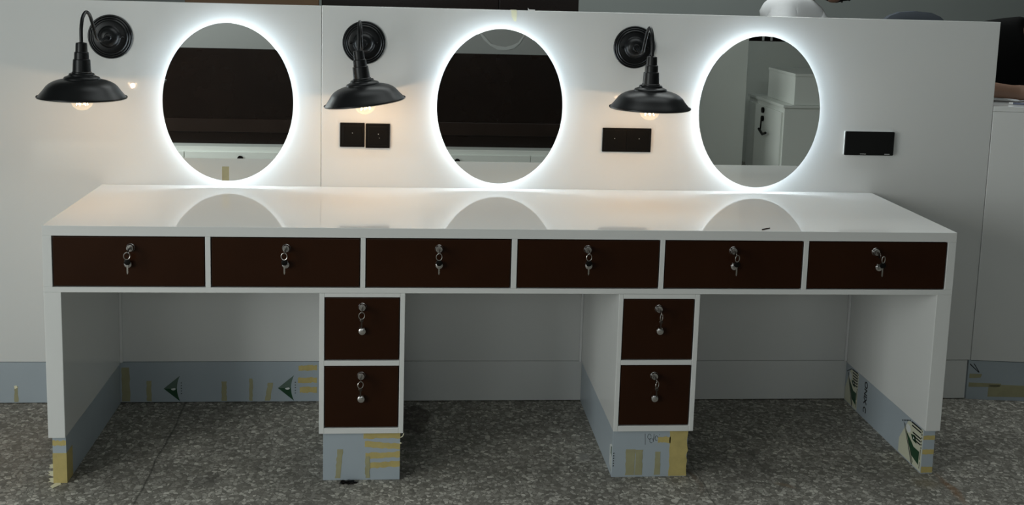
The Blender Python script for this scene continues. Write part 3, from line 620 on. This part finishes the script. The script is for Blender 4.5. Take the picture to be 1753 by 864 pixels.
    skinned('t_shirt', t, sn, [(0, 1), (1, 2), (2, 3), (3, 4), (3, 5), (5, 6), (3, 7), (7, 8)], mats['shirt'])
    tn = [(g('pelvis') + Vector((0, 0, .02)), .118)]; te = []
    for s in ('r', 'l'):
        i = len(tn); tn += [(g('hip' + s), .098), (g('kn' + s), .070), (g('an' + s) + Vector((0, 0, .03)), .056)]; te += [(0, i), (i, i + 1), (i + 1, i + 2)]
    skinned('trousers', t, tn, te, mats['trousers'])
    for s in ('r', 'l'):
        a, b = g('an' + s), g('toe' + s); f = (b - a); f.z = 0; f.normalize(); c = a + f * .07
        bm = BM(); bmesh.ops.create_icosphere(bm, subdivisions=3, radius=1.0); sd = Vector((-f.y, f.x, 0))
        for v in bm.verts:
            n = v.co.copy(); v.co = Vector((c.x, c.y, 0)) + f * n.x * .145 + sd * n.y * .050 + Vector((0, 0, max(0.0, .045 + n.z * (.060 if n.x < 0 else .045))))
        obj('shoe', bm, SHOE, t, 'all')
    return t
LIP = mat('lips', (0.24, 0.10, 0.085), 0.5); EYE = mat('eye', (0.05, 0.04, 0.035), 0.2)
person((3.25, 1.28, 0), dict(pelvis=(3.24, 1.32, .93), waist=(3.25, 1.27, 1.05), chest=(3.265, 1.15, 1.155), up=(3.268, 1.075, 1.250), neck=(3.364, .970, 1.292), head=(3.402, .882, 1.322), face=(-.28, -.70, -.66),
    shr=(3.140, 1.03, 1.240), elr=(2.985, .800, 1.108), wrr=(3.160, .762, 1.094), handr=(3.26, .735, 1.092),
    shl=(3.405, 1.06, 1.225), ell=(3.540, .840, 1.105), wrl=(3.420, .735, 1.086), handl=(3.32, .700, 1.084),
    hipr=(3.15, 1.34, .88), knr=(3.14, 1.32, .47), anr=(3.14, 1.38, .09), toer=(3.14, 1.26, .045), hipl=(3.33, 1.34, .88), knl=(3.35, 1.32, .47), anl=(3.35, 1.38, .09), toel=(3.36, 1.26, .045)),
    dict(skin=SKIN, shirt=SHIRTB, trousers=DENIM, hair=HAIR, lip=LIP, eye=EYE), 'person in a black t-shirt leaning over the white counter, forearm resting beside paper')
person((2.84, 2.42, 0), dict(pelvis=(2.80, 2.42, .96), waist=(2.82, 2.36, 1.10), chest=(2.845, 2.27, 1.24), up=(2.866, 2.21, 1.345), neck=(2.930, 2.20, 1.432), head=(3.030, 2.17, 1.455), face=(.55, .55, -.62),
    shr=(2.795, 2.17, 1.295), elr=(2.74, 2.02, 1.06), wrr=(2.86, 1.86, .98), handr=(2.96, 1.80, .97),
    shl=(2.950, 2.24, 1.298), ell=(3.06, 2.08, 1.06), wrl=(3.02, 1.88, .98), handl=(3.00, 1.78, .97),
    hipr=(2.71, 2.44, .90), knr=(2.71, 2.40, .47), anr=(2.71, 2.46, .09), toer=(2.72, 2.34, .045), hipl=(2.89, 2.44, .90), knl=(2.91, 2.40, .47), anl=(2.91, 2.46, .09), toel=(2.93, 2.34, .045)),
    dict(skin=SKIN, shirt=SHIRTW, trousers=DENIM, hair=HAIR, lip=LIP, eye=EYE), 'person in a white t-shirt bending forward behind the long panel, above the right mirror')
# paper and pen on the counter
def CT(x, y): a = R2(x, y); return Vector((a[0], a[1], 1.0587))
bm = BM(); plate(bm, [CT(.15, .055), CT(.36, .045), CT(.37, .31), CT(.16, .32)], (0, 0, 1), .0015); tag(obj('paper_sheet', bm, PAPER), 'white paper sheet on the counter under the hand of the person in black', 'paper')
bm = BM(); a, b = CT(.085, .075), CT(.29, .012); a.z += .0045; b.z += .0045; v = (b - a)
tube(bm, [a, a + v * .03, a + v * .1, b], [.0012, .0030, .0036, .0036], 10); pn = tag(obj('pen', bm, PENM), 'blue pen lying on the counter in front of the forearm', 'pen')
bm = BM(); e = a + v * -.02; tube(bm, [e, a + v * .04], [.0033, .0039], 10); cp = obj('pen_cap', bm, CAULK, pn)
# boards and cupboard behind the left panel
bm = BM(); box(bm, 0.105, 0.632, 1.46, 1.485, 0, 2.15, .002); tag(obj('plywood_board', bm, WOOD), 'light brown wooden board standing upright behind the panel above the left mirror', 'board')
cb = thing('wardrobe', 'dark brown wardrobe standing behind the panel above the middle mirror', 'wardrobe', (1.165, 1.75, 0))
bm = BM(); box(bm, .640, 1.690, 1.502, 2.0, 0, 2.15, .002); obj('carcass', bm, BROWNB, cb)
for a, b in ((.642, 1.357), (1.361, 1.688)):
    d_ = obj('door', box(BM(), a, b, 1.482, 1.5015, .06, 2.13, .002), BROWNB, cb); bm = BM(); hx = b - .05 if a < 1 else a + .05; box(bm, hx - .006, hx + .006, 1.462, 1.482, .95, 1.10, .003); obj('handle', bm, CHROME, d_)
# office chair whose rounded back shows above the panel
och = thing('office_chair', 'slate grey office chair whose rounded back shows above the panel, near its right end', 'chair', (3.50, 2.45, 0))
bm = BM(); n = 28; fr = []; bk = []
for i in range(n):
    a = 2 * PI * i / n; sgn = lambda v_: (1 if v_ >= 0 else -1)
    x = .235 * sgn(math.cos(a)) * abs(math.cos(a)) ** .72; z = .315 * sgn(math.sin(a)) * abs(math.sin(a)) ** .80
    fr.append((3.500 + x, z + 1.030))
R_ = []
for k, (s_, y_) in enumerate(((.90, 2.25), (1.0, 2.265), (1.0, 2.300), (.90, 2.315))): R_.append([bm.verts.new((3.5 + (x - 3.5) * s_, y_ + .25 * (x - 3.5) ** 2, 1.03 + (z - 1.03) * s_)) for x, z in fr])
for p, q in zip(R_, R_[1:]):
    for i in range(n): bm.faces.new((p[i], p[(i + 1) % n], q[(i + 1) % n], q[i]))
bm.faces.new(R_[0]); bm.faces.new(R_[-1]); obj('backrest', bm, CHAIRF, och, True)
obj('seat', box(BM(), 3.26, 3.74, 2.32, 2.78, .56, .64, .03, 4), CHAIRF, och, True)
bm = BM(); tube(bm, spline([(3.5, 2.30, .80), (3.5, 2.335, .62), (3.5, 2.40, .545), (3.5, 2.52, .54)], 6), .018, 10); obj('back_bar', bm, BLACKM, och, True)
bm = BM(); tube(bm, [(3.5, 2.55, .56), (3.5, 2.55, .30), (3.5, 2.55, .10)], [.03, .022, .03], 14); obj('gas_post', bm, BLACKM, och, True)
for k in range(5):
    a = k * 2 * PI / 5 + .3; ex, ey = 3.5 + .29 * math.cos(a), 2.55 + .29 * math.sin(a)
    bm = BM(); tube(bm, [(3.5, 2.55, .115), (ex, ey, .075)], [.024, .015], 10); lg = obj('leg', bm, BLACKM, och, True)
    bm = BM(); lathe(bm, [(.010, -.02), (.026, -.018), (.028, 0), (.026, .018), (.010, .02)], axes((ex, ey, .028), (0, 0, 1), (-math.sin(a + .6), math.cos(a + .6), 0) if False else (math.cos(a), math.sin(a), 0), (math.sin(a), -math.cos(a), 0)), 18); bm2 = tube(bm, [(ex, ey, .03), (ex, ey, .078)], .006, 8); obj('caster', bm, BLACKM, lg, True)

# ---------------------------------------------------------------- behind the camera, seen in the mirrors
# low white drawer base with a tall dark brown back board
lb = thing('low_cabinet', 'long low white drawer cabinet reflected in the left and middle mirrors', 'cabinet', (0.75, -3.75, 0))
obj('body', box(BM(), -1.6, 3.05, -3.98, -3.555, 0.02, .236, .001), GREYC, lb)
xs = [-1.59, -.45, 0.72, 1.88, 3.04]
xs = [-1.595, -0.545, 0.28, 1.22, 1.885, 3.045]
for a, b in zip(xs, xs[1:]):
    d_ = obj('drawer', box(BM(), a + .003, b - .003, -3.555, -3.540, .03, .2000, .001), GREYC, lb)
    lx = {-0.545: -0.16, 1.22: 1.36}.get(a, (a + b) / 2)
    bm = BM(); lathe(bm, [(.020, 0), (.020, .012), (.015, .014)], axes((lx, -3.540, .155), (1, 0, 0), (0, 0, -1), (0, 1, 0)), 24); obj('lock', bm, BLACKM, d_, True)
bb = thing('back_board', 'wide dark brown lacquered board standing on the low cabinet, reflected in two mirrors', 'board', (0.75, -3.72, .236))
obj('board', box(BM(), -1.6, 3.05, -3.72, -3.69, .2365, .912, .002), BROWNB, bb)
obj('rail', box(BM(), -1.6, 3.05, -3.69, -3.675, .322, .416, .003), BROWNR, bb)
# grey-white wardrobe and cabinet with a box in the right mirror
tw = thing('tall_cabinet', 'tall grey-white cabinet reflected at the left of the right mirror', 'cabinet', (3.3, -4.25, 0))
obj('body', box(BM(), 2.98, 3.645, -4.30, -4.218, 0.0, 2.1, .002), GREYC, tw)
obj('door', box(BM(), 2.985, 3.640, -4.218, -4.200, .01, 2.09, .002), GREYC, tw)
wp = thing('white_screen', 'low grey-white screen board reflected behind the cabinet with a box', 'board', (4.5, -4.6, 0))
obj('board', box(BM(), 3.70, 6.0, -4.66, -4.63, 0, 1.000, .002), GREYC, wp)
obj('foot', box(BM(), 3.95, 4.03, -4.66, -4.48, 0, .03, .002), GREYC, wp); obj('foot', box(BM(), 5.9, 5.98, -4.66, -4.48, 0, .03, .002), GREYC, wp)
kc = thing('key_cabinet', 'grey-white cabinet with a lock and keys in its door, reflected in the right mirror', 'cabinet', (4.2, -3.9, 0))
obj('body', box(BM(), 3.745, 4.75, -4.42, -3.60, 0, .572, .002), GREYC, kc); obj('top', box(BM(), 3.730, 4.76, -4.43, -3.585, .5725, .592, .002), GREYC, kc)
d_ = obj('door', box(BM(), 3.730, 3.745, -4.40, -3.62, .02, .535, .001), GREYC, kc)
bm = BM()
for z in (.505, .440): lathe(bm, [(.022, 0), (.022, .014), (.014, .016)], axes((3.730, -4.02, z), (0, 1, 0), (0, 0, 1), (-1, 0, 0)), 20)
tube(bm, [(3.716, -4.02, .44), (3.712, -4.02, .35)], .006, 8); tube(bm, [(3.70, -4.02, .36), (3.70, -3.93, .33), (3.70, -3.86, .35)], .010, 8)
obj('lock', bm, BLACKM, d_, True)
bx = thing('storage_box', 'grey-white box standing on the cabinet reflected in the right mirror', 'box', (4.25, -3.9, .592))
obj('body', box(BM(), 3.815, 4.72, -4.20, -3.610, .5925, .800, .002), GREYC, bx); obj('lid', box(BM(), 3.810, 4.725, -4.205, -3.605, .8005, .822, .002), GREYC, bx)

db = thing('dark_space_board', 'dark board added in place of dark space, with two pale strips, reflected at the top of the right mirror', 'board', (4.0, -4.76, 0))
obj('board', box(BM(), 3.60, 4.18, -4.78, -4.74, 0, 1.35, .002), BROWNB, db)  # added dark board stands in for dark space above the screen
for x in (3.93, 4.00): obj('pale_strip', box(BM(), x - .008, x + .008, -4.74, -4.728, 1.0, 1.12, .002), PWHITE, db)

# pale dried plaster smear on the wall behind the photographer, reflected at the top of the middle mirror
up_ = [(1.560, 1.050), (1.592, .994), (1.623, .946), (1.672, .899), (1.731, .867), (1.809, .860), (1.877, .878), (1.924, .919), (1.961, .983), (1.985, 1.045)]
bm = BM(); inn_ = []
for k, (x, z) in enumerate(up_):
    d = Vector((1.775 - x, 0, 1.06 - z)).normalized() * random.uniform(.012, .034); inn_.append((x + d.x, z + d.z))
plate(bm, [(x + random.uniform(-.006, .006), -4.8985, z + random.uniform(-.006, .006)) for x, z in up_] + [(x, -4.8985, z) for x, z in reversed(inn_)], (0, 1, 0), .0015)
obj('plaster_smear', bm, mat('pale_plaster', (0.66, 0.68, 0.67), 0.9, var=0.1, vscale=20), bpy.data.objects['wall_front'])
